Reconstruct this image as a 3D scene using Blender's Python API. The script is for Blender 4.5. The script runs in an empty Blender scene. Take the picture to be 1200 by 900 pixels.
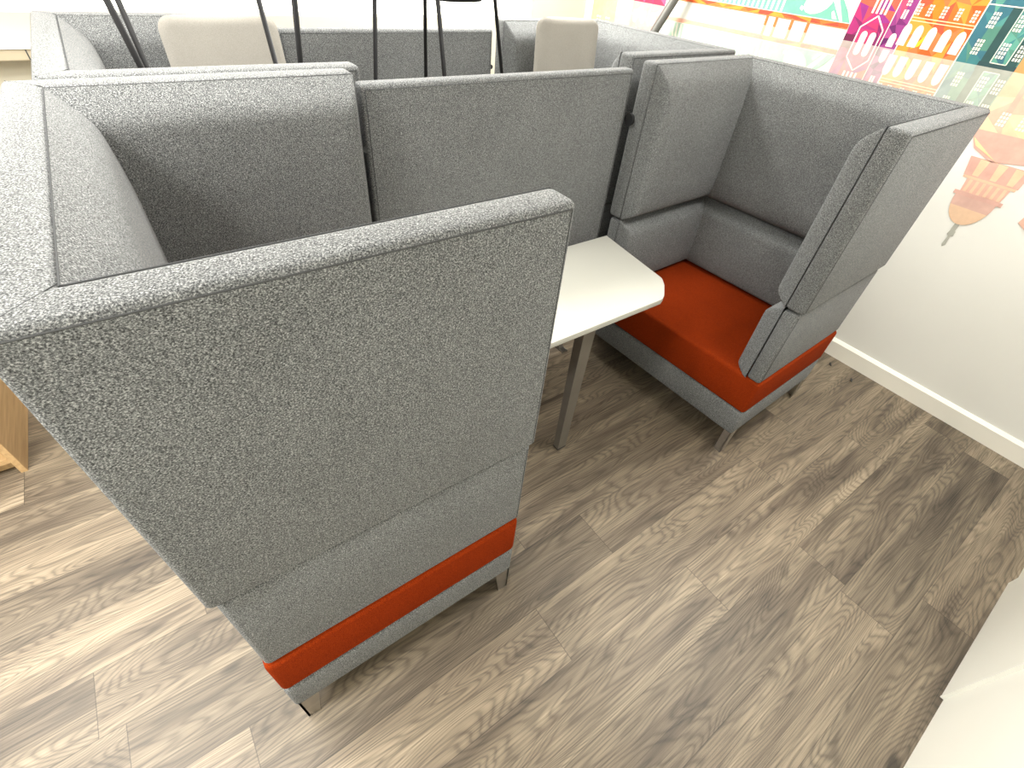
import bpy, bmesh, math, random
from mathutils import Vector, Matrix
random.seed(7)
C = bpy.context.scene.collection
PI = math.pi
W = 3.254          # right wall
YF = 2.78          # far wall
YN = -1.10         # near wall
CEIL = 2.75

# ------------------------------------------------------------------ materials
def srgb(r, g, b):
    f = lambda c: (c/255)/12.92 if c/255 <= .04045 else ((c/255+.055)/1.055)**2.4
    return (f(r), f(g), f(b), 1)

def mat(name, col, rough=.6, metal=0.0, spec=.5):
    m = bpy.data.materials.new(name); m.use_nodes = True
    b = m.node_tree.nodes['Principled BSDF']
    b.inputs['Base Color'].default_value = col if len(col) == 4 else (*col, 1)
    b.inputs['Roughness'].default_value = rough
    b.inputs['Metallic'].default_value = metal
    b.inputs['Specular IOR Level'].default_value = spec
    return m

def nodes(m):
    nt = m.node_tree
    return nt, nt.nodes['Principled BSDF'], lambda t, **k: mk(nt, t, **k)

def mk(nt, t, **k):
    n = nt.nodes.new(t)
    for a, v in k.items(): setattr(n, a, v)
    return n

def setramp(r, stops):
    e = r.color_ramp.elements
    while len(e) > 1: e.remove(e[-1])
    e[0].position, e[0].color = stops[0]
    for p, c in stops[1:]:
        x = e.new(p); x.color = c

def fabric(name, stops, scale=260, bump=.25):
    m = mat(name, (.3, .3, .3), .95, 0, .15)
    nt, b, N = nodes(m)
    tc = N('ShaderNodeTexCoord')
    mp = N('ShaderNodeMapping'); mp.inputs['Scale'].default_value = (1, 1, 1.25); mp.inputs['Location'].default_value = (.3713, .7131, .2917); mp.inputs['Rotation'].default_value = (.21, .33, .47)
    n1 = N('ShaderNodeTexNoise'); n1.inputs['Scale'].default_value = scale; n1.inputs['Detail'].default_value = 3; n1.inputs['Roughness'].default_value = .65
    n2 = N('ShaderNodeTexNoise'); n2.inputs['Scale'].default_value = 7; n2.inputs['Detail'].default_value = 2
    r = N('ShaderNodeValToRGB'); setramp(r, stops)
    mx = N('ShaderNodeMix', data_type='RGBA', blend_type='MULTIPLY'); mx.inputs['Factor'].default_value = .25
    L = nt.links.new
    L(tc.outputs['Object'], mp.inputs['Vector']); L(mp.outputs[0], n1.inputs['Vector']); L(tc.outputs['Object'], n2.inputs['Vector'])
    L(n1.outputs['Fac'], r.inputs['Fac'])
    r2 = N('ShaderNodeValToRGB'); setramp(r2, [(.3, (.75, .75, .75, 1)), (.7, (1.1, 1.1, 1.1, 1))])
    L(n2.outputs['Fac'], r2.inputs['Fac'])
    L(r.outputs[0], mx.inputs['A']); L(r2.outputs[0], mx.inputs['B']); L(mx.outputs['Result'], b.inputs['Base Color'])
    bp = N('ShaderNodeBump'); bp.inputs['Strength'].default_value = bump; bp.inputs['Distance'].default_value = .002
    L(n1.outputs['Fac'], bp.inputs['Height']); L(bp.outputs[0], b.inputs['Normal'])
    b.inputs['Sheen Weight'].default_value = .06; b.inputs['Sheen Roughness'].default_value = .5
    return m

def plain(name, c, rough=.6, metal=0, spec=.5, var=.06, scale=6):
    """a paint/metal/plastic with slight procedural unevenness"""
    m = mat(name, c, rough, metal, spec)
    nt, b, N = nodes(m); L = nt.links.new
    tc = N('ShaderNodeTexCoord'); n = N('ShaderNodeTexNoise'); n.inputs['Scale'].default_value = scale; n.inputs['Detail'].default_value = 4
    r = N('ShaderNodeValToRGB')
    lo = tuple(x*(1-var) for x in c[:3])+(1,); hi = tuple(min(1, x*(1+var)) for x in c[:3])+(1,)
    setramp(r, [(.3, lo), (.7, hi)])
    L(tc.outputs['Object'], n.inputs['Vector']); L(n.outputs['Fac'], r.inputs['Fac']); L(r.outputs[0], b.inputs['Base Color'])
    return m

GREY = fabric('grey_wool_felt', [(.33, (.020, .021, .022, 1)), (.45, (.078, .081, .083, 1)), (.55, (.156, .161, .163, 1)), (.68, (.35, .358, .355, 1))], 430, .08)
ORANGE = fabric('orange_wool_felt', [(.30, (.092, .008, .001, 1)), (.50, (.185, .021, .003, 1)), (.70, (.29, .040, .006, 1))], 430, .10)
ORANGE.node_tree.nodes['Principled BSDF'].inputs['Sheen Weight'].default_value = 0; ORANGE.node_tree.nodes['Principled BSDF'].inputs['Specular IOR Level'].default_value = .04
BEIGE = fabric('beige_upholstery', [(.30, (.26, .245, .22, 1)), (.70, (.35, .335, .305, 1))], 420, .12)
PIPING = plain('dark_seam_thread', (.062, .064, .066), .95, 0, .1)
STEEL = plain('brushed_steel', (.46, .44, .41), .32, 1.0, .5, .08, 40)
LEGMETAL = plain('taupe_painted_steel', (.155, .140, .118), .38, .35, .5, .05, 20)
BLACK = plain('black_powder_coat', (.008, .008, .009), .55, 0, .2)
BLACKPLAS = plain('black_plastic', (.012, .012, .013), .5)
GREYPAD = plain('grey_seat_pad', (.16, .16, .165), .8)
BROWN = plain('brown_plywood_edge', (.12, .06, .03), .5)
WHITETOP = plain('white_laminate', (.385, .382, .345), .38, 0, .35, .015, 3)
WALL = plain('white_wall_paint', (.69, .687, .65), .75, 0, .3, .02, 2)
WALLFAR = plain('cream_wall_paint', (.56, .53, .43), .7, 0, .3, .02, 2)
SKIRT = plain('white_gloss_skirting', (.78, .76, .69), .35, 0, .5, .02, 3)
TRUNK = plain('cream_trunking_plastic', (.46, .40, .29), .45, 0, .4, .03, 3)
NEARW = plain('white_panel_laminate', (.86, .86, .79), .4, 0, .4, .015, 2)
SEAM = plain('pale_joint_bead', (.88, .88, .82), .4)
CEILM = plain('white_ceiling_paint', (.80, .80, .78), .9)
POLE = plain('grey_satin_metal', (.085, .083, .075), .5, .2)
MURALM = mat('mural_print', (.5, .5, .5), .75, 0, .25)
nt, b, N = nodes(MURALM)
at = N('ShaderNodeVertexColor'); at.layer_name = 'ink'
wn = N('ShaderNodeTexNoise'); wn.inputs['Scale'].default_value = 22; wn.inputs['Detail'].default_value = 3
tcn = N('ShaderNodeTexCoord'); rr = N('ShaderNodeValToRGB'); setramp(rr, [(.3, (.90, .90, .90, 1)), (.7, (1.06, 1.06, 1.06, 1))])
mm = N('ShaderNodeMix', data_type='RGBA', blend_type='MULTIPLY'); mm.inputs['Factor'].default_value = 1
nt.links.new(tcn.outputs['Object'], wn.inputs['Vector']); nt.links.new(wn.outputs['Fac'], rr.inputs['Fac'])
nt.links.new(at.outputs['Color'], mm.inputs['A']); nt.links.new(rr.outputs[0], mm.inputs['B']); nt.links.new(mm.outputs['Result'], b.inputs['Base Color'])

def emit(name, c, s):
    m = bpy.data.materials.new(name); m.use_nodes = True
    b = m.node_tree.nodes['Principled BSDF']
    b.inputs['Base Color'].default_value = (*c, 1); b.inputs['Emission Color'].default_value = (*c, 1); b.inputs['Emission Strength'].default_value = s
    b.inputs['Roughness'].default_value = .3
    return m
GLASS = emit('bright_frosted_glass', (1, .985, .92), 1.5)
LAMPGLOW = emit('lamp_diffuser', (1, .97, .9), 4)

def oak():
    m = mat('light_oak', (.55, .38, .2), .45)
    nt, b, N = nodes(m); L = nt.links.new
    tc = N('ShaderNodeTexCoord'); mp = N('ShaderNodeMapping'); mp.inputs['Scale'].default_value = (30, 2.2, 30)
    n = N('ShaderNodeTexNoise'); n.inputs['Scale'].default_value = 2; n.inputs['Detail'].default_value = 5
    r = N('ShaderNodeValToRGB'); setramp(r, [(.3, (.40, .255, .12, 1)), (.7, (.56, .38, .19, 1))])
    L(tc.outputs['Object'], mp.inputs['Vector']); L(mp.outputs[0], n.inputs['Vector']); L(n.outputs['Fac'], r.inputs['Fac']); L(r.outputs[0], b.inputs['Base Color'])
    return m
OAK = oak()

def floor_mat():
    m = mat('oak_vinyl_planks', (.3, .25, .2), .42, 0, .4)
    nt, b, N = nodes(m); L = nt.links.new
    uv = N('ShaderNodeUVMap'); uv.uv_map = 'plank'
    vc = N('ShaderNodeVertexColor'); vc.layer_name = 'seed'
    sep = N('ShaderNodeSeparateColor'); L(vc.outputs['Color'], sep.inputs[0])
    su = N('ShaderNodeSeparateXYZ'); L(uv.outputs[0], su.inputs[0])
    def math_(op, a, bb=None, c=None):
        n = N('ShaderNodeMath', operation=op)
        for i, v in enumerate((a, bb, c)):
            if v is None: continue
            if isinstance(v, (int, float)): n.inputs[i].default_value = v
            else: L(v, n.inputs[i])
        return n.outputs[0]
    z = math_('MULTIPLY', sep.outputs[0], 61.0)
    def coords(ku, kv, off=0.0):
        c = N('ShaderNodeCombineXYZ')
        L(math_('MULTIPLY', su.outputs[0], ku), c.inputs[0]); L(math_('MULTIPLY', su.outputs[1], kv), c.inputs[1]); L(math_('ADD', z, off), c.inputs[2])
        return c.outputs[0]
    def noise(v, det=2, rough=.5, dist=0.0):
        n = N('ShaderNodeTexNoise'); n.inputs['Scale'].default_value = 1; n.inputs['Detail'].default_value = det
        n.inputs['Roughness'].default_value = rough; n.inputs['Distortion'].default_value = dist
        L(v, n.inputs['Vector']); return n.outputs['Fac']
    def ramp(v, stops):
        r = N('ShaderNodeValToRGB'); setramp(r, stops); L(v, r.inputs['Fac']); return r.outputs[0]
    def mult(a, bcol, f=1.0):
        n = N('ShaderNodeMix', data_type='RGBA', blend_type='MULTIPLY'); n.inputs['Factor'].default_value = f
        L(a, n.inputs['A']); L(bcol, n.inputs['B']); return n.outputs['Result']
    g = lambda v: (v, v, v, 1)
    # growth rings: contour lines of a field stretched along the plank
    field = noise(coords(.85, 5.2), 2.5, .42, .25)
    wob = noise(coords(5, 55, 3), 2, .5)
    ph = math_('ADD', math_('MULTIPLY', field, 300.0), math_('MULTIPLY', wob, 5.0))
    rings = math_('MULTIPLY_ADD', math_('SINE', ph), .5, .5)
    rings = ramp(rings, [(0.0, g(.62)), (.30, g(.88)), (1.0, g(1.06))])
    # broad tone drift and fine pores
    tone = ramp(noise(coords(1.3, 11, 9), 3, .6, .3), [(.28, (.056, .042, .030, 1)), (.47, (.140, .110, .077, 1)), (.70, (.232, .187, .131, 1))])
    pores = ramp(noise(coords(4, 230, 5), 4, .7), [(.36, g(.50)), (.48, g(.94)), (.64, g(1.25))])
    knots = ramp(noise(coords(5.5, 15, 21), 1, .4), [(.15, g(.25)), (.235, g(.85)), (.28, g(1.0))])
    col = mult(tone, rings, .9); col = mult(col, pores, .8); col = mult(col, knots, .9)
    pv = ramp(sep.outputs[1], [(0, g(.80)), (1, g(1.18))])
    col = mult(col, pv)
    # fine joint line round each plank
    u2 = N('ShaderNodeUVMap'); u2.uv_map = 'edge'
    s2 = N('ShaderNodeSeparateXYZ'); L(u2.outputs[0], s2.inputs[0])
    lx = math_('MINIMUM', s2.outputs[0], math_('SUBTRACT', 1.285, s2.outputs[0]))
    ly = math_('MINIMUM', s2.outputs[1], math_('SUBTRACT', .2, s2.outputs[1]))
    de = math_('MULTIPLY', math_('MINIMUM', lx, ly), 100.0)
    col = mult(col, ramp(de, [(.05, g(.45)), (.17, g(1.0))]))
    L(col, b.inputs['Base Color'])
    bp = N('ShaderNodeBump'); bp.inputs['Strength'].default_value = .15; bp.inputs['Distance'].default_value = .002
    L(pores, bp.inputs['Height']); L(bp.outputs[0], b.inputs['Normal'])
    return m
FLOOR = floor_mat()

# ------------------------------------------------------------------ helpers
def obj(name, bm, m, parent=None, smooth=False, kind=None):
    me = bpy.data.meshes.new(name)
    bmesh.ops.recalc_face_normals(bm, faces=bm.faces)
    bm.to_mesh(me); bm.free()
    me.materials.append(m)
    if smooth:
        for p in me.polygons: p.use_smooth = True
    o = bpy.data.objects.new(name, me); C.objects.link(o)
    if parent: o.parent = parent
    if kind: o['kind'] = kind
    return o

def soft(o, ang=.6):
    """smooth shading with creases kept"""
    for p in o.data.polygons: p.use_smooth = True
    o.data.set_sharp_from_angle(angle=ang)
    return o

def thing(name, label, cat, loc=(0, 0, 0), rz=0, group=None):
    o = bpy.data.objects.new(name, None); C.objects.link(o)
    o.empty_display_size = .1
    o.location = loc; o.rotation_euler = (0, 0, rz); o['label'] = label; o['category'] = cat
    if group: o['group'] = group
    return o

def tag(o, label, cat, group=None):
    o['label'] = label; o['category'] = cat
    if group: o['group'] = group
    return o

def add_box(bm, x0, x1, y0, y1, z0, z1, bev=0, seg=3):
    g = bmesh.ops.create_cube(bm, size=1)
    vs = g['verts']
    for v in vs:
        v.co = Vector((x0+(v.co.x+.5)*(x1-x0), y0+(v.co.y+.5)*(y1-y0), z0+(v.co.z+.5)*(z1-z0)))
    if bev:
        es = list({e for v in vs for e in v.link_edges})
        bmesh.ops.bevel(bm, geom=es, offset=bev, segments=seg, profile=.5, affect='EDGES')
    return bm

def box(*a, **k): return add_box(bmesh.new(), *a, **k)

def add_prism(bm, pts, z0, z1, bev=0, seg=3, vert=True):
    lo = [bm.verts.new((p[0], p[1], z0)) for p in pts]; hi = [bm.verts.new((p[0], p[1], z1)) for p in pts]
    n = len(pts); fs = [bm.faces.new(lo[::-1]), bm.faces.new(hi)]
    for i in range(n): fs.append(bm.faces.new((lo[i], lo[(i+1) % n], hi[(i+1) % n], hi[i])))
    bmesh.ops.recalc_face_normals(bm, faces=fs)
    if bev:
        es = list({e for f in fs for e in f.edges})
        bmesh.ops.bevel(bm, geom=es, offset=bev, segments=seg, profile=.5, affect='EDGES')
    return bm

def add_tube(bm, pts, r, seg=8, closed=False):
    pts = [Vector(p) for p in pts]; n = len(pts); rings = []
    rs = r if isinstance(r, (list, tuple)) else [r]*n
    for i, p in enumerate(pts):
        a = pts[(i-1) % n] if (i > 0 or closed) else p; c = pts[(i+1) % n] if (i < n-1 or closed) else p
        t = (c-a).normalized()
        ref = Vector((0, 0, 1)) if abs(t.z) < .9 else Vector((1, 0, 0))
        u = t.cross(ref).normalized(); v = t.cross(u)
        rings.append([bm.verts.new(p+rs[i]*(math.cos(2*PI*k/seg)*u+math.sin(2*PI*k/seg)*v)) for k in range(seg)])
    for i in range(n if closed else n-1):
        A, B = rings[i], rings[(i+1) % n]
        for k in range(seg): bm.faces.new((A[k], A[(k+1) % seg], B[(k+1) % seg], B[k]))
    if not closed:
        bm.faces.new(rings[0][::-1]); bm.faces.new(rings[-1])
    return bm

def tube(pts, r, seg=8, closed=False): return add_tube(bmesh.new(), pts, r, seg, closed)

def add_lathe(bm, prof, cx=0, cy=0, seg=32):
    rings = []
    for r, z in prof:
        rings.append([bm.verts.new((cx+r*math.cos(2*PI*k/seg), cy+r*math.sin(2*PI*k/seg), z)) for k in range(seg)])
    for A, B in zip(rings, rings[1:]):
        for k in range(seg): bm.faces.new((A[k], A[(k+1) % seg], B[(k+1) % seg], B[k]))
    bm.faces.new(rings[0][::-1]); bm.faces.new(rings[-1])
    return bm

# ------------------------------------------------------------------ the setting
# floor: planks 0.20 x 1.285 m running along X
ROWX = {-1: -.135, -2: .765, -3: 1.355, -4: 1.83, -6: 2.04, 1: -.48, 2: -.17, 6: -.645}
bm = bmesh.new(); uvl = bm.loops.layers.uv.new('plank'); uve = bm.loops.layers.uv.new('edge'); cl = bm.loops.layers.float_color.new('seed')
X0, X1 = -3.2, W
LP = 1.285
for k in range(-6, 14):
    y0 = .08+.2*k; y1 = y0+.2
    j = ROWX.get(k, random.uniform(0, LP)); x = j-LP*math.ceil((j-X0)/LP)
    while x < X1:
        a, c = max(x, X0), min(x+LP, X1)
        if c > a and y0 < YF:
            yy1 = min(y1, YF)
            s = (random.random(), random.random(), random.random(), 1)
            f = bm.faces.new([bm.verts.new(p) for p in ((a, y0, 0), (c, y0, 0), (c, yy1, 0), (a, yy1, 0))])
            for l in f.loops:
                l[uvl].uv = (l.vert.co.x-x+s[0]*3, l.vert.co.y-y0); l[uve].uv = (l.vert.co.x-x, l.vert.co.y-y0); l[cl] = s
        x += LP
obj('floor', bm, FLOOR, kind='structure')

obj('wall_right', box(W, W+.12, YN-.2, YF+.12, 0, CEIL), WALL, kind='structure')
bm = bmesh.new()
add_prism(bm, [(W-.020, YN), (W-.020, YF), (W, YF), (W, YN)], 0, .092)
vs = [bm.verts.new(p) for p in ((W-.020, YN, .092), (W-.020, YF, .092), (W-.008, YF, .107), (W-.008, YN, .107), (W, YF, .107), (W, YN, .107))]
bm.faces.new((vs[0], vs[1], vs[2], vs[3])); bm.faces.new((vs[3], vs[2], vs[4], vs[5]))
obj('baseboard_right', bm, SKIRT, kind='structure')

# far wall with a long bright window above a cream dado
SILL = 1.325
bm = bmesh.new(); add_box(bm, X0, W, YF, YF+.12, 0, SILL); add_box(bm, X0, W, YF, YF+.12, 2.45, CEIL); add_box(bm, 2.75, W, YF, YF+.12, SILL, 2.45)
obj('wall_far', bm, WALLFAR, kind='structure')
win = bpy.data.objects.new('window_1', None); C.objects.link(win); win.location = (0, YF, SILL); win['kind'] = 'structure'
o = obj('window_pane', box(X0, 2.75, .045, .055, 0, 1.125), GLASS, win)
bm = bmesh.new()
for x in (-2.2, -1.2, -.065, 1.2, 2.3): add_box(bm, x-.006, x+.006, .03, .05, .012, 1.125)
add_box(bm, X0, 2.75, .005, .05, 0, .012)
obj('window_frame', bm, SKIRT, win)
obj('trim_1', box(X0, .02, YF-.075, YF, 1.163, 1.212, .004, 2), TRUNK, kind='structure')
obj('trim_2', box(X0, .02, YF-.08, YF, 1.205, 1.2175, .002, 1), SKIRT, kind='structure')
bm = bmesh.new()
for x in (-1.6, -.064): add_box(bm, x-.0025, x+.0025, YF-.0762, YF-.07, 1.167, 1.204)
obj('trim_3', bm, PIPING, kind='structure')
obj('wall_left', box(X0-.12, X0, YN-.2, YF+.12, 0, CEIL), WALL, kind='structure')
# near wall of white panels (its foot shows at the lower right)
bm = bmesh.new(); add_box(bm, X0, 1.727, YN-.12, YN-.009, 0, CEIL); add_box(bm, 1.727, 2.424, YN-.12, YN, 0, CEIL); add_box(bm, 2.424, W, YN-.12, YN-.016, 0, CEIL)
obj('wall_near', bm, NEARW, kind='structure')
bm = bmesh.new(); add_box(bm, 1.724, 1.731, YN-.01, YN+.0015, 0, CEIL)
obj('trim_4', bm, SEAM, kind='structure')
obj('ceiling', box(X0, W, YN-.2, YF+.12, CEIL, CEIL+.1), CEILM, kind='structure')

# ------------------------------------------------------------------ wall mural
TEXT_ = None
bm = bmesh.new(); ink = bm.loops.layers.float_color.new('ink')
WATER = 1.488
PAPER = (.60, .585, .50, 1)
LAY = [0]
def fade(c, f): return tuple(PAPER[i]*(1-f)+c[i]*f for i in range(3))+(1,)
def poly(pts, c, layer, mirror=True, f=.48, up=True):
    x = W-.0012-.00035*layer
    if up:
        fc = bm.faces.new([bm.verts.new((x, y, z)) for y, z in pts])
        for l in fc.loops: l[ink] = tuple(.86*v for v in c[:3])+(1,)
    if mirror:
        fc = bm.faces.new([bm.verts.new((x, y, 2*WATER-z)) for y, z in pts][::-1])
        for l in fc.loops: l[ink] = fade(c, f)
def rect(y0, y1, z0, z1, c, layer, **k): poly([(y0, z0), (y1, z0), (y1, z1), (y0, z1)], c, layer, **k)
def line(p, q, w, c, layer, **k):
    dy, dz = q[0]-p[0], q[1]-p[1]; n = math.hypot(dy, dz) or 1; a, b_ = -dz/n*w/2, dy/n*w/2
    poly([(p[0]+a, p[1]+b_), (q[0]+a, q[1]+b_), (q[0]-a, q[1]-b_), (p[0]-a, p[1]-b_)], c, layer, **k)
def facets(y0, y1, z0, z1, cols, ny, nz, layer, seed):
    """low-poly patchwork: jittered triangles"""
    R = random.Random(seed); G = {}
    for i in range(ny+1):
        for j in range(nz+1):
            jy = 0 if i in (0, ny) else R.uniform(-.35, .35); jz = 0 if j in (0, nz) else R.uniform(-.35, .35)
            G[i, j] = (y0+(y1-y0)*(i+jy)/ny, z0+(z1-z0)*(j+jz)/nz)
    for i in range(ny):
        for j in range(nz):
            a, b_, c, d = G[i, j], G[i+1, j], G[i+1, j+1], G[i, j+1]
            t = (j+.5)/nz
            pick = lambda: cols(t, R)
            if R.random() < .5: poly([a, b_, c], pick(), layer); poly([a, c, d], pick(), layer)
            else: poly([a, b_, d], pick(), layer); poly([b_, c, d], pick(), layer)
def choose(*cs):
    L = [srgb(*c) for c in cs]
    return lambda t, R: R.choice(L)
WHT = srgb(240, 236, 220)
def arch(yc, w, z0, z1, layer, c=WHT, pointed=False):
    h = w/2; zt = z1-h*1.5
    pts = [(yc-h, z0), (yc+h, z0)]
    for k in range(9):
        a = PI*k/8; pts.append((yc+h*math.cos(a), zt+(h*1.5)*math.sin(a)))
    poly(pts, c, layer)
def pill(yc, w, z0, z1, layer):
    h = w/2; pts = []
    for k in range(9): pts.append((yc+h*math.cos(PI*k/8), z1-h+h*math.sin(PI*k/8)))
    pts += [(yc-h, z0), (yc+h, z0)]
    poly(pts, WHT, layer)
def panes(yc, z0, z1, w, layer, ny=3, nz=4, g=.0035):
    for i in range(ny):
        for j in range(nz):
            a = yc-w/2+w*i/ny; b_ = z0+(z1-z0)*j/nz
            rect(a+g/2, a+w/ny-g/2, b_+g/2, b_+(z1-z0)/nz-g/2, WHT, layer)
# tower in magenta and red
def towercol(t, R):
    return R.choice([srgb(130, 40, 95), srgb(165, 45, 110), srgb(190, 55, 105)] if t < .3 else [srgb(185, 50, 110), srgb(215, 75, 90), srgb(225, 95, 75), srgb(150, 50, 130)] if t < .6 else [srgb(225, 85, 65), srgb(235, 110, 75), srgb(205, 60, 80), srgb(225, 130, 90)])
facets(.679, .856, WATER, 1.76, towercol, 3, 6, 1, 3)
rect(.80, .856, WATER, 1.515, srgb(105, 35, 70), 2)
for yc in (.769, .728): pill(yc, .030, WATER, 1.536, 3)
for p, q in (((.803, WATER), (.803, 1.548)), ((.803, 1.548), (.745, 1.597)), ((.745, 1.597), (.695, 1.548)), ((.695, 1.548), (.695, WATER))): line(p, q, .006, WHT, 3)
for i in range(4): rect(.716+.0195*i, .726+.0195*i, 1.604, 1.66, WHT, 3)
poly([(.679, 1.76), (.856, 1.76), (.7675, 1.95)], srgb(205, 70, 90), 1)
# narrow purple house
facets(.603, .679, WATER, 1.74, choose((120, 45, 110), (150, 60, 130), (175, 80, 140), (105, 40, 100), (190, 75, 110)), 2, 6, 1, 5)
arch(.638, .030, WATER+.006, 1.546, 3)
rect(.628, .636, 1.60, 1.633, WHT, 3); rect(.640, .648, 1.60, 1.633, WHT, 3)
panes(.641, 1.645, 1.68, .022, 3, 2, 3)
line((.679, WATER), (.679, 1.74), .004, WHT, 4); line((.603, WATER), (.603, 1.74), .005, WHT, 4)
# orange arcade
facets(.347, .603, WATER, 1.72, choose((230, 110, 45), (240, 130, 40), (225, 85, 60), (235, 150, 60), (230, 95, 40), (240, 120, 70)), 5, 4, 1, 11)
poly([(.515, 1.515), (.545, 1.50), (.50, 1.57)], srgb(245, 195, 50), 2)
for yc in (.595, .546, .490, .432, .374): arch(yc, .036, 1.507, 1.588, 3)
for z in (1.600, 1.611): line((.347, z), (.603, z), .0035, srgb(245, 215, 170), 3)
for yc in (.590, .545, .488, .430, .369): panes(yc, 1.619, 1.662, .022, 3, 2, 4, .003)
# teal block
facets(.125, .347, WATER, 1.73, choose((65, 125, 130), (80, 140, 135), (60, 110, 125), (95, 155, 140), (85, 135, 120)), 4, 4, 1, 17)
rect(.226, .258, WATER+.016, 1.684, srgb(50, 80, 80), 2); rect(.130, .162, WATER+.016, 1.684, srgb(50, 80, 80), 2)
rect(.125, .262, WATER, WATER+.016, srgb(50, 75, 78), 2)
line((.125, 1.686), (.347, 1.686), .004, WHT, 3); line((.223, WATER+.016), (.223, 1.684), .003, WHT, 3); line((.165, WATER+.016), (.165, 1.684), .003, WHT, 3); line((.165, 1.504), (.223, 1.504), .003, WHT, 3)
for yc in (.298, .203, .148 if False else .143):
    panes(yc, 1.519, 1.575, .030, 4); panes(yc, 1.610, 1.666, .030, 4)
line((.347, WATER), (.347, 1.73), .005, WHT, 4)
# orange tower with a dome, whose reflection reaches far down the wall
M = lambda z: 2*WATER-z
facets(-.19, .125, WATER, M(1.265), choose((240, 150, 95), (245, 170, 105), (235, 130, 95), (240, 160, 120), (245, 185, 125)), 4, 3, 1, 23)
poly([(.06, M(1.30)), (.068, M(1.47)), (.05, M(1.47)), (.035, M(1.30))], srgb(215, 110, 85), 2)
poly([(-.19, M(1.42)), (.0, M(1.30)), (-.19, M(1.22))], srgb(250, 200, 110), 2)
for yc in (.055, -.02, -.10): panes(yc, M(1.355), M(1.30), .034, 3)
poly([(.135, M(1.275)), (-.25, M(1.285)), (-.25, M(1.215)), (.0, M(1.17)), (.085, M(1.205))], srgb(205, 95, 80), 2)
poly([(.085, M(1.215)), (.11, M(1.245)), (-.02, M(1.175)), (-.05, M(1.165))], srgb(250, 195, 95), 3)
poly([(.075, M(1.175)), (-.16, M(1.175)), (-.155, M(1.10)), (.057, M(1.10))], srgb(205, 95, 80), 2)
for yc in (.015, -.055, -.12): poly([(yc+.018, M(1.172)), (yc-.018, M(1.172)), (yc-.012, M(1.105)), (yc+.012, M(1.105))], srgb(245, 170, 110), 3)
poly([(.055, M(1.10)), (-.15, M(1.10)), (-.15, M(1.09)), (.055, M(1.09))], srgb(240, 150, 95), 2)
poly([(.035, M(1.09)), (-.135, M(1.09)), (-.13, M(1.035)), (.03, M(1.035))], srgb(215, 110, 85), 2)
for i in range(6): rect(-.125+.027*i, -.113+.027*i, M(1.088), M(1.037), srgb(240, 160, 110), 3)
poly([(.050, M(1.035)), (-.145, M(1.035)), (-.145, M(1.018)), (.050, M(1.018))], srgb(195, 85, 75), 3)
dome = [(-.045+.083*math.cos(PI*k/16), M(1.018)+.118*math.sin(PI*k/16)) for k in range(17)]
poly(dome, srgb(190, 95, 85), 2)
poly([p for p in dome if p[1] > M(.975)], srgb(220, 150, 90), 3)
poly([(-.036, M(.902)), (-.056, M(.902)), (-.056, M(.868)), (-.036, M(.868))], srgb(95, 100, 100), 2)
poly([(-.037, M(.868)), (-.060, M(.868)), (-.062, M(.845)), (-.053, M(.84)), (-.058, M(.80)), (-.048, M(.788)), (-.042, M(.80)), (-.044, M(.84)), (-.034, M(.848))], srgb(95, 100, 100), 2)
poly([(-.24, M(1.02)), (-.30, M(1.02)), (-.30, M(.95)), (-.235, M(.985))], srgb(225, 130, 100), 2)
facets(-.60, -.19, WATER, M(1.22), choose((200, 110, 130), (220, 140, 120), (180, 90, 120)), 4, 3, 1, 29)
# low arched bridge between the towers: deck, piers, ribs
facets(.86, 2.02, 1.533, 1.551, choose((235, 120, 60), (225, 95, 55), (240, 150, 60), (215, 80, 60)), 16, 1, 2, 31)
line((.86, 1.553), (2.02, 1.553), .003, WHT, 3); line((.86, 1.531), (2.02, 1.531), .003, srgb(225, 140, 80), 3)
for y in (1.305, 1.247, 1.155, 1.064): rect(y-.008, y+.008, WATER, 1.531, srgb(225, 120, 65), 2)
teal = srgb(120, 185, 165)
def span(y):
    t = (y-.86)/1.16
    return 1.553+.30*math.sin(PI*min(max(t, 0), 1))**.8
N_ = 32
poly([(.86+1.16*i/N_, span(.86+1.16*i/N_)) for i in range(N_+1)], teal, 1)
for i in range(24):                        # white slanting ribs
    y = 1.235+.030*i; zt = span(y-.03)-.025
    if zt < 1.585: continue
    poly([(y, 1.557), (y+.012, 1.557), (y+.008, 1.557+.5*(zt-1.557)), (y-.018, zt), (y-.030, zt), (y-.006, 1.557+.5*(zt-1.557))], WHT, 2)
poly([(1.055+.068*math.cos(2*PI*k/16)-.5*(.045*math.sin(2*PI*k/16)), 1.615+.050*math.sin(2*PI*k/16)) for k in range(16)], WHT, 2)
poly([(1.125, 1.572), (1.142, 1.580), (1.138, 1.594), (1.122, 1.588)], WHT, 2)
poly([(.985, 1.630), (.915, 1.557), (.90, 1.557), (.955, 1.635)], WHT, 2)
poly([(.97, 1.585), (.955, 1.560), (.93, 1.560), (.962, 1.592)], WHT, 2)
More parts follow.
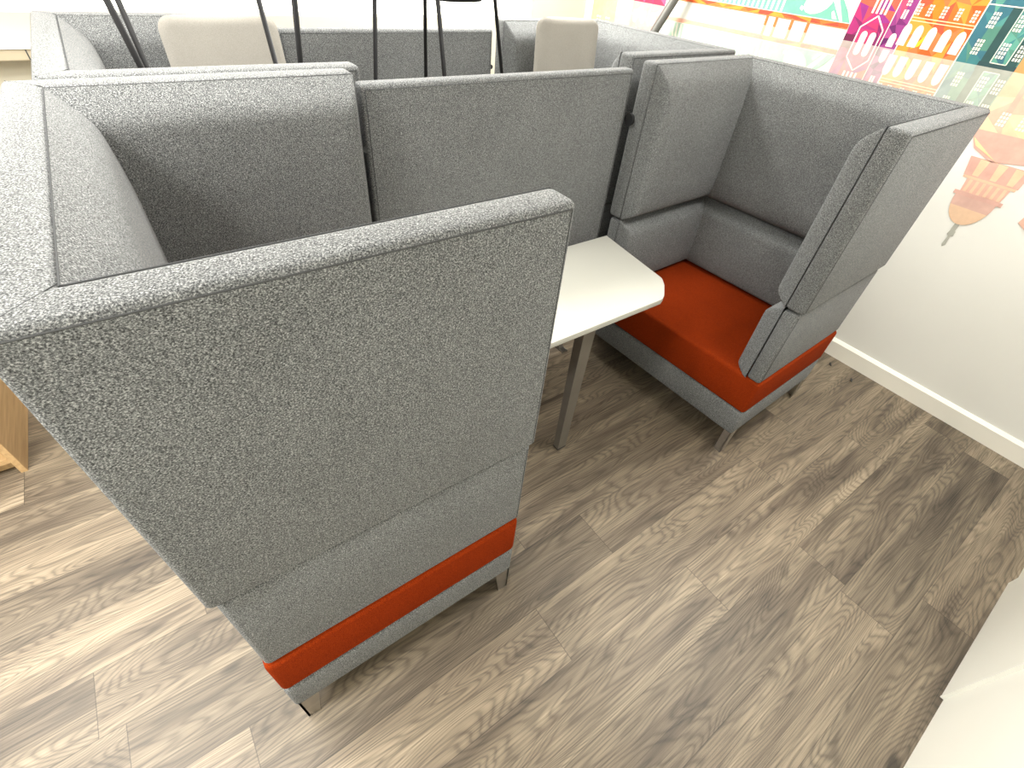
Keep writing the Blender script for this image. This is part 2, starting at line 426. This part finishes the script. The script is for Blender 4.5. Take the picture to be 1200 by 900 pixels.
# far houses (yellow, mint, pink)
facets(2.46, 2.70, WATER, 1.80, choose((240, 180, 50), (245, 195, 70), (235, 165, 50)), 3, 4, 1, 37)
facets(2.31, 2.46, WATER, 1.86, choose((95, 190, 145), (120, 200, 160), (80, 175, 135)), 2, 4, 1, 41)
facets(2.035, 2.31, WATER, 1.84, choose((190, 60, 90), (210, 90, 130), (175, 60, 110), (215, 110, 160)), 3, 5, 1, 43)
for yc in (2.53, 2.62): panes(yc, 1.60, 1.68, .05, 3, 2, 4, .008)
for yc in (2.11, 2.20, 2.27): arch(yc, .045, 1.53, 1.60, 3); arch(yc, .045, 1.66, 1.73, 3)
line((2.035, 1.63), (2.31, 1.63), .008, WHT, 3)
mo = obj('wall_mural', bm, MURALM)
tag(mo, 'coloured city skyline mural with pale water reflection printed on the right wall', 'mural')

# ------------------------------------------------------------------ high-back sofas
H, ZU, ZL, ZS, ZB = 1.423, .802, .45, .2695, .1336
RIM, TB = .071, .148
def ramp01(t, k=.42):
    t = max(t, 0)
    return t if t < 1-k else (t-(t-1+k)**2/(4*k) if t < 1+k else 1)
def swell(t): return .66*ramp01(t)+.34*(1-(1-min(max(t, 0)/4.5, 1))**2)
def prof(d0, d1, c0, c1, lo0=0.0):
    """0..1 pillow thickness from the distances to two free edges"""
    f = lambda d, c, lo: lo+(1-lo)*swell(d/c)
    return min(f(d0, c0, lo0), f(d1, c1, 0.0))

def sofa(name, label, loc, rz, wid, dep=.742):
    root = thing(name, label, 'sofa', loc, rz, 'high-back booth sofas')
    def shell(nm, z0, z1, ins, bev, d):
        a = ins; r = RIM
        pts = [(a, a), (d, a), (d, r), (r, r), (r, wid-r), (d, wid-r), (d, wid-a), (a, wid-a)]
        bm = bmesh.new(); add_prism(bm, pts, z0, z1, bev, 3)
        return soft(obj(nm, bm, GREY, root))
    up = shell('upper_shell', ZU+.003, H, 0, .013, dep)
    lo = shell('lower_shell', ZL+.001, ZU-.007, .010, .014, dep-.004)
    # stitched seams along the outer edges
    def seams(z0, z1, a, d, parent, top=True):
        r = .0014; e = .0008
        if top:
            z = z1-.012; bm = bmesh.new()
            add_tube(bm, [(d-.012, a-e+.001, z), (a+.012, a-e+.001, z), (a-e+.001, a+.012, z), (a-e+.001, wid-a-.012, z), (a+.012, wid-a+e-.001, z), (d-.012, wid-a+e-.001, z)], r, 6)
            obj('piping', bm, PIPING, parent, True)
            for ya, yb in ((a+.010, RIM), (wid-a-.010, wid-RIM)): obj('mitre_seam', tube([(a+.010, ya, z1-.0004), (RIM, yb, z1-.0004)], .0008, 5), PIPING, parent, True)
        for y in (a-e+.001, wid-a+e-.001):
            obj('piping', tube([(d-.012, y, z0+.014), (d-.012, y, z1-.012)], r*.9, 6), PIPING, parent, True)
    seams(ZU, H, 0, dep, up)
    seams(ZL, ZU-.006, .010, dep-.004, lo, False)
    # pillow-edged inner cushions, mitred in the corners
    def cushion(nm, z0, z1, T, ct, cb, cf, lo0, which, d):
        nz, ns = 40, 44
        zs = [z0+(z1-z0)*(.5-.5*math.cos(PI*i/nz)) for i in range(nz+1)]
        bm = bmesh.new(); grid = []
        for z in zs:
            t = prof(z-z0, z1-z, cb, ct, lo0)
            row = []
            for j in range(ns+1):
                s = j/ns
                if which == 'back':
                    y = RIM+T*t+(wid-2*RIM-2*T*t)*s
                    row.append(bm.verts.new((RIM+T*t, y, z)))
                else:
                    xs = RIM+T*t; ss = 1-(1-s)**1.6
                    x = xs+(d-.004-xs)*ss
                    f = swell((d-.004-x)/cf)
                    tt = T*min(t, f)
                    y = RIM+tt
                    row.append(bm.verts.new((x, y if which == 'near' else wid-y, z)))
            grid.append(row)
        for a, b_ in zip(grid, grid[1:]):
            for j in range(ns): bm.faces.new((a[j], a[j+1], b_[j+1], b_[j]))
        return obj(nm, bm, GREY, root, True)
    T = TB-RIM
    for which, nm in (('back', 'back_cushion'), ('near', 'wing_cushion'), ('far', 'wing_cushion')):
        c = cushion(nm, ZU+.004, H-.003, T, .056, .030, .022, .12, which, dep)
        c2 = cushion('lower_'+nm, ZL-.004, ZU-.001, T+.004, .045, .024, .022, .25, which, dep-.003)
    # seams between rim and cushion
    for z0, z1, pr, top in ((ZU+.006, H, up, True), (ZL+.006, ZU, lo, False)):
        if top: obj('cushion_seam', tube([(dep-.004, RIM, H-.004), (RIM, RIM, H-.004), (RIM, wid-RIM, H-.004), (dep-.004, wid-RIM, H-.004)], .0016, 6), PIPING, pr, True)
        for y in (RIM, wid-RIM): obj('cushion_seam', tube([(dep-.0035, y, z0), (dep-.0035, y, z1-.004)], .0014, 6), PIPING, pr, True)
    soft(obj('seat_cushion', box(.004, dep-.008, .004, wid-.004, ZS+.002, ZL, bev=.017, seg=4), ORANGE, root))
    soft(obj('base', box(.004, dep-.010, .004, wid-.004, ZB, ZS, bev=.013, seg=3), GREY, root))
    for x, sx in ((.012, 1), (dep-.046, -1)):
        for y, sy in ((.007, 1), (wid-.007, -1)):
            bm = bmesh.new()
            def blade(x0, y0, x1, y1, t):           # tapering plate from base to floor
                for (za, k) in ((0, .62), (ZB+.003, 1.0)): pass
                top = [(x0, y0), (x1, y0), (x1, y1), (x0, y1)]
                bot = [(x0 if sx > 0 else x0+(x1-x0)*.38, y0), (x1 if sx < 0 else x1-(x1-x0)*.38, y0), (x1 if sx < 0 else x1-(x1-x0)*.38, y1), (x0 if sx > 0 else x0+(x1-x0)*.38, y1)]
                a = [bm.verts.new((*p, ZB+.002)) for p in top]; c = [bm.verts.new((*p, 0)) for p in bot]
                bm.faces.new(a); bm.faces.new(c[::-1])
                for i in range(4): bm.faces.new((a[i], a[(i+1) % 4], c[(i+1) % 4], c[i]))
            xa, xb = (x, x+.055) if sx > 0 else (x-.025, x+.030)
            ya, yb = (y, y+.006) if sy > 0 else (y-.006, y)
            blade(min(xa, xb), ya, max(xa, xb), yb, .006)
            xe = min(xa, xb) if sx > 0 else max(xa, xb)-.006
            y2, y3 = (y, y+.035) if sy > 0 else (y-.035, y)
            add_box(bm, xe, xe+.006, y2, y3, 0, ZB+.002)
            obj('leg', bm, STEEL, root)
    return root
TH = math.radians(2.13)
SA = sofa('high_back_sofa', 'grey high-back sofa nearest the camera, its tall blank side facing front', (0, 0, 0), 0, 1.012)
WB = .985
def place_right(near, x, th, wid):
    return (x-math.sin(th)*wid, near+math.cos(th)*wid, 0), PI+th
l, r = place_right(-.012, 2.685, TH, WB)
SB = sofa('high_back_sofa', 'grey high-back sofa with empty orange seat beside the mural wall skirting', l, r, WB)
SC = sofa('high_back_sofa', 'grey high-back sofa at back left holding a beige chair and upturned stool', (.050, 1.022, 0), 0, .985)
l, r = place_right(1.055, 2.685, math.radians(1.6), .955)
SD = sofa('high_back_sofa', 'grey high-back sofa at back right in front of grey leaning pole', l, r, .955)

# ------------------------------------------------------------------ linking panels between facing sofas
def panel(label, x0, x1, y0, ztop):
    t = thing('divider_panel', label, 'divider', ((x0+x1)/2, y0, 0), 0, 'divider panels')
    w = (x1-x0)/2
    body = soft(obj('panel_body', box(-w, w, 0, .055, .16, ztop, bev=.014, seg=4), GREY, t))
    bm = bmesh.new(); z = ztop-.014
    add_tube(bm, [(-w+.014, -.0005, .18), (-w+.014, -.0005, z), (w-.014, -.0005, z), (w-.014, -.0005, .18)], .0013, 6)
    obj('piping', bm, PIPING, body, True)
    for sx in (-1, 1):
        for z in (.62, 1.215):
            bm = bmesh.new()
            rad = .023 if sx > 0 and y0 < 1.2 else .010
            M_ = Matrix.Translation((sx*(w+(.007 if rad > .02 else 0)), -.020 if rad > .02 else .012, z)) @ Matrix.Rotation(PI/2, 4, 'Y' if rad > .02 else 'X')
            bmesh.ops.create_cone(bm, cap_ends=True, segments=28, radius1=rad, radius2=rad, depth=.012, matrix=M_)
            obj('connector', bm, BLACKPLAS, t, False)
        ft = obj('foot', box(sx*(w-.10)-.015, sx*(w-.10)+.015, .018, .038, .008, .165), STEEL, t)
        obj('foot_plate', box(sx*(w-.10)-.02, sx*(w-.10)+.02, -.02, .075, 0, .008), STEEL, ft)
    return t
panel('grey upholstered divider panel behind the white table, joining the two front sofas', .760, 1.890, .958, 1.390)
panel('grey upholstered divider panel farthest back, behind the thin black stool legs', .815, 1.882, 1.955, 1.380)

# ------------------------------------------------------------------ tables
def table(label, x0, x1, y0, y1, cut, legs):
    zt = .750; cx = (x0+x1)/2
    t = thing('booth_table', label, 'table', (cx, y0, 0), 0, 'booth tables')
    w = (x1-x0)/2; d = y1-y0
    pts = [(-w, cut), (-w+cut*.30, .02), (-w+cut, 0), (w-cut*1.0, 0), (w-cut*.22, .022), (w, cut*.9), (w, d), (-w, d)]
    pts = [(w*1.07, d), (w*.938, .115), (w*.925, .104), (w*.865, .070), (w*.727, .016), (w*.66, .001)]; pts = pts+[(-p[0], p[1]) for p in pts[::-1]]
    bm = bmesh.new(); add_prism(bm, pts, zt-.024, zt, .0025, 2)
    soft(obj('table_top', bm, WHITETOP, t))
    for y in legs:
        bm = bmesh.new()
        for z0, z1, a0, a1 in ((.006, zt-.030, .0235, .030),):
            lo = [bm.verts.new((-.03+sx*a0, y+sy*.016, z0)) for sx, sy in ((-1, -1), (1, -1), (1, 1), (-1, 1))]
            hi = [bm.verts.new((-.03+sx*a1, y+sy*.022, z1)) for sx, sy in ((-1, -1), (1, -1), (1, 1), (-1, 1))]
            bm.faces.new(lo[::-1]); bm.faces.new(hi)
            for i in range(4): bm.faces.new((lo[i], lo[(i+1) % 4], hi[(i+1) % 4], hi[i]))
        lg = obj('leg', bm, LEGMETAL, t)
        obj('foot_pad', box(-.030-.024, -.030+.024, y-.017, y+.017, 0, .007), BLACKPLAS, lg)
    obj('beam', box(-.055, -.005, legs[0], legs[-1], zt-.064, zt-.024), LEGMETAL, t)
    return t
table('white table with clipped front corners between the two front sofas', .890, 1.797, .350, .860, .127, (.062, .44))
table('white table behind the front divider panel, under the black stool', .890, 1.797, 1.075, 1.745, .06, (.08, .59))

# ------------------------------------------------------------------ beige chairs stored on the back sofas' seats
def chair(label, loc, rz, bw, top):
    t = thing('side_chair', label, 'chair', loc, rz, 'beige chairs on the back sofas')
    # local: faces -Y, backrest at y = 0, seat in front of it
    sh = .47
    pts = []
    bm = bmesh.new()
    nz, nx = 40, 24
    zs = [sh+.02+(top-sh-.02)*math.sin(PI/2*i/nz) for i in range(nz+1)]
    fr, bk = [], []
    for z in zs:
        t01 = (z-zs[0])/(zs[-1]-zs[0])
        r = .045; dz = zs[-1]-z
        half = bw/2*(1.04-.04*t01)
        if dz < r: half -= r-math.sqrt(max(0, r*r-(r-dz)**2))
        rowf, rowb = [], []
        for j in range(nx+1):
            u = -1+2*j/nx
            edge = 1-abs(u)**6; tp = 1-max(0, 1-dz/.03)**2
            th = .034*(edge*tp)**.5+.002
            yc = .035*(1-u*u)*-1*-.6+.10*(t01-.2)*.5
            rowf.append(bm.verts.new((half*u, yc-th/2, z))); rowb.append(bm.verts.new((half*u, yc+th/2, z)))
        fr.append(rowf); bk.append(rowb)
    for G in (fr, bk):
        for a, c in zip(G, G[1:]):
            for j in range(nx): bm.faces.new((a[j], a[j+1], c[j+1], c[j]))
    for i in range(nz):
        for j in (0, nx): bm.faces.new((fr[i][j], fr[i+1][j], bk[i+1][j], bk[i][j]))
    for i in (0, nz):
        for j in range(nx): bm.faces.new((fr[i][j], fr[i][j+1], bk[i][j+1], bk[i][j]))
    soft(obj('backrest', bm, BEIGE, t), .9)
    bm = bmesh.new(); add_box(bm, -bw/2*1.02, bw/2*1.02, -.42, .02, sh-.05, sh, bev=.022, seg=4)
    soft(obj('seat', bm, BEIGE, t))
    for sx in (-1, 1):
        obj('leg', tube([(sx*bw*.44, -.38, sh-.045), (sx*bw*.48, -.40, 0)], [.013, .009], 10), BLACK, t, True)
        obj('leg', tube([(sx*bw*.44, -.02, sh-.045), (sx*bw*.48, .015, 0)], [.013, .009], 10), BLACK, t, True)
    return t
chair('beige upholstered chair with rounded back standing on the back left sofa, between black rods', (.583, 1.745, .451), math.radians(3), .395, .992)
chair('beige upholstered chair with rounded back standing on the back right sofa', (2.158, 1.67, .451), math.radians(-14), .350, 1.008)

# ------------------------------------------------------------------ black stools
t = thing('stool', 'upturned black stool with legs pointing up, stacked on the left beige chair', 'stool', (.50, 1.42, .922), 0, 'black stools')
o3 = Vector((.50, 1.42, .922))
bm = bmesh.new(); add_lathe(bm, [(.17, .0), (.195, .010), (.205, .03), (.19, .05), (.15, .056)])
soft(obj('seat', bm, BLACK, t))
for p, q in (((.3229, 1.2501, .98), (.2287, 1.2234, 1.72)), ((.3218, 1.5844, .98), (.2797, 1.6067, 1.72)), ((.7163, 1.5842, .98), (.6781, 1.6064, 1.72)), ((.6454, 1.2491, .98), (.7173, 1.2242, 1.72))):
    P, Q = Vector(p)-o3, Vector(q)-o3
    m_ = Vector(((P.x)*.72, (P.y)*.72, .050))
    lg = obj('leg', tube([m_, P, Q], .0085, 10), BLACK, t, True)
    obj('foot_cap', tube([Q-(Q-P).normalized()*.02, Q+(Q-P).normalized()*.003], .0105, 10), BLACKPLAS, lg)
t = thing('stool', 'black stool with round grey seat standing on the table behind the front divider panel', 'stool', (1.255, 1.40, .750), 0, 'black stools')
o3 = Vector((1.255, 1.40, .750))
ZSEAT = .826
bm = bmesh.new(); add_lathe(bm, [(.10, ZSEAT-.030), (.135, ZSEAT-.026), (.148, ZSEAT-.012), (.148, ZSEAT+.004), (.142, ZSEAT+.008)], .030, 0, 48)
st = soft(obj('seat', bm, BLACK, t))
bm = bmesh.new(); add_lathe(bm, [(.141, ZSEAT+.004), (.137, ZSEAT+.016), (.10, ZSEAT+.020)], .030, 0, 48)
soft(obj('seat_pad', bm, GREYPAD, st))
for p, q in (((.9322, 1.4, .75), (1.0194, 1.4, 1.57)), ((1.6755, 1.4, .75), (1.5026, 1.4, 1.57)), ((1.1752, 1.1012, .75), (1.1315, 1.1706, 1.57)), ((1.3223, 1.6706, .75), (1.3265, 1.6273, 1.57))):
    P, Q = Vector(p)-o3, Vector(q)-o3
    P.z = .002
    obj('leg', tube([P, Q, Vector((.03+.3*(Q.x-.03), .3*Q.y, ZSEAT-.018))], .0075, 10), BLACK, t, True)

# ------------------------------------------------------------------ leaning pole, oak bookcase, floor clips
bm = tube([(2.945, 2.545, 0.0), (3.228, 1.690, 1.98)], .021, 16)
P0, P1 = Vector((2.93, 2.5974, .0)), Vector((3.2265, 1.712, 1.9452))
d_ = (P1-P0).normalized()
t = thing('metal_pole', 'grey metal pole leaning against the mural behind the back right sofa', 'pole', tuple(P0+Vector((0, 0, 0))))
bm.free()
obj('shaft', tube([d_*.02, P1-P0], .026, 18), POLE, t, True)
obj('end_cap', tube([d_*.012, d_*.06], .028, 18), BLACKPLAS, t, True)

t = thing('bookcase', 'light oak open bookcase standing on the floor at the left edge, behind the nearest sofa', 'bookcase', (-.632, 1.459, 0))
DP, WD, HT = .60, .80, .76
obj('side_panel', box(-.022, 0, 0, DP, 0, HT, bev=.0015, seg=1), OAK, t)
obj('side_panel', box(-WD, -WD+.022, 0, DP, 0, HT, bev=.0015, seg=1), OAK, t)
obj('shelf', box(-WD+.022, -.022, .006, DP-.01, .062, .084), OAK, t)
obj('shelf', box(-WD+.022, -.022, .012, DP-.01, .38, .40), OAK, t)
obj('top_panel', box(-WD-.005, .005, -.005, DP+.005, HT, HT+.022, bev=.0015, seg=1), OAK, t)
obj('back_panel', box(-WD+.022, -.022, DP-.01, DP-.002, .05, HT), OAK, t)
obj('plinth', box(-WD+.022, -.022, .05, .068, 0, .062), OAK, t)

for (x, y, a, lab) in ((3.145, .028, .5, 'tiny black scrap on the floor nearest the corner of the right front sofa'), (3.112, -.118, .35, 'tiny black scrap on the floor beside the skirting, farther from the sofa')):
    bm = bmesh.new(); add_prism(bm, [(-.017, -.005), (.004, -.006), (.018, -.003), (.016, .005), (-.010, .006)], 0, .004, .001, 1)
    o = obj('floor_scrap', bm, BLACKPLAS); o.location = (x, y, .0002); o.rotation_euler = (0, 0, a)
    tag(o, lab, 'scrap', 'black scraps by the skirting')

# ------------------------------------------------------------------ light
def area(name, loc, sx, sy, power, col=(1, .975, .92), rot=(0, 0, 0)):
    d = bpy.data.lights.new(name, 'AREA'); d.shape = 'RECTANGLE'; d.size = sx; d.size_y = sy; d.energy = power; d.color = col
    o = bpy.data.objects.new(name, d); C.objects.link(o); o.location = loc; o.rotation_euler = rot
    return o
CEIL_AND_FILL = [(-1.5, 1.7, 60, 140), (-1.4, .1, 108, 135), (2.0, 2.1, 118, 180), (.15, 1.05, 46, 140), (2.3, -.4, 50, 180)]  # last two are added fill, brightening the sofa tops and the near wall
for i, (x, y, p, sp) in enumerate(CEIL_AND_FILL):
    area('ceiling_and_fill_light', (x, y, CEIL-.03), 1.15, .55, p).data.spread = math.radians(sp)
area('window_daylight', (-.4, YF-.02, 1.9), 5.4, 1.0, 40, (1, .98, .93), (-PI/2, 0, 0))
w = bpy.data.worlds.new('world'); bpy.context.scene.world = w; w.use_nodes = True
w.node_tree.nodes['Background'].inputs[0].default_value = (1, .97, .9, 1); w.node_tree.nodes['Background'].inputs[1].default_value = .3

# ------------------------------------------------------------------ camera
cam = bpy.data.cameras.new('camera'); co = bpy.data.objects.new('camera', cam); C.objects.link(co)
cam.sensor_width = 36; cam.lens = 16.642; cam.clip_start = .02
Rv, Uv, Fv = Vector((.813028, -.576767, .079533)), Vector((.3489, .592001, .726501)), Vector((.466105, .562916, -.682548))
co.matrix_world = Matrix(((Rv.x, Uv.x, -Fv.x, .19085), (Rv.y, Uv.y, -Fv.y, -.54604), (Rv.z, Uv.z, -Fv.z, 1.72289), (0, 0, 0, 1)))
bpy.context.scene.camera = co
vs_ = bpy.context.scene.view_settings
vs_.view_transform = 'Standard'; vs_.look = 'None'; vs_.exposure = 0.0; vs_.gamma = 1.0
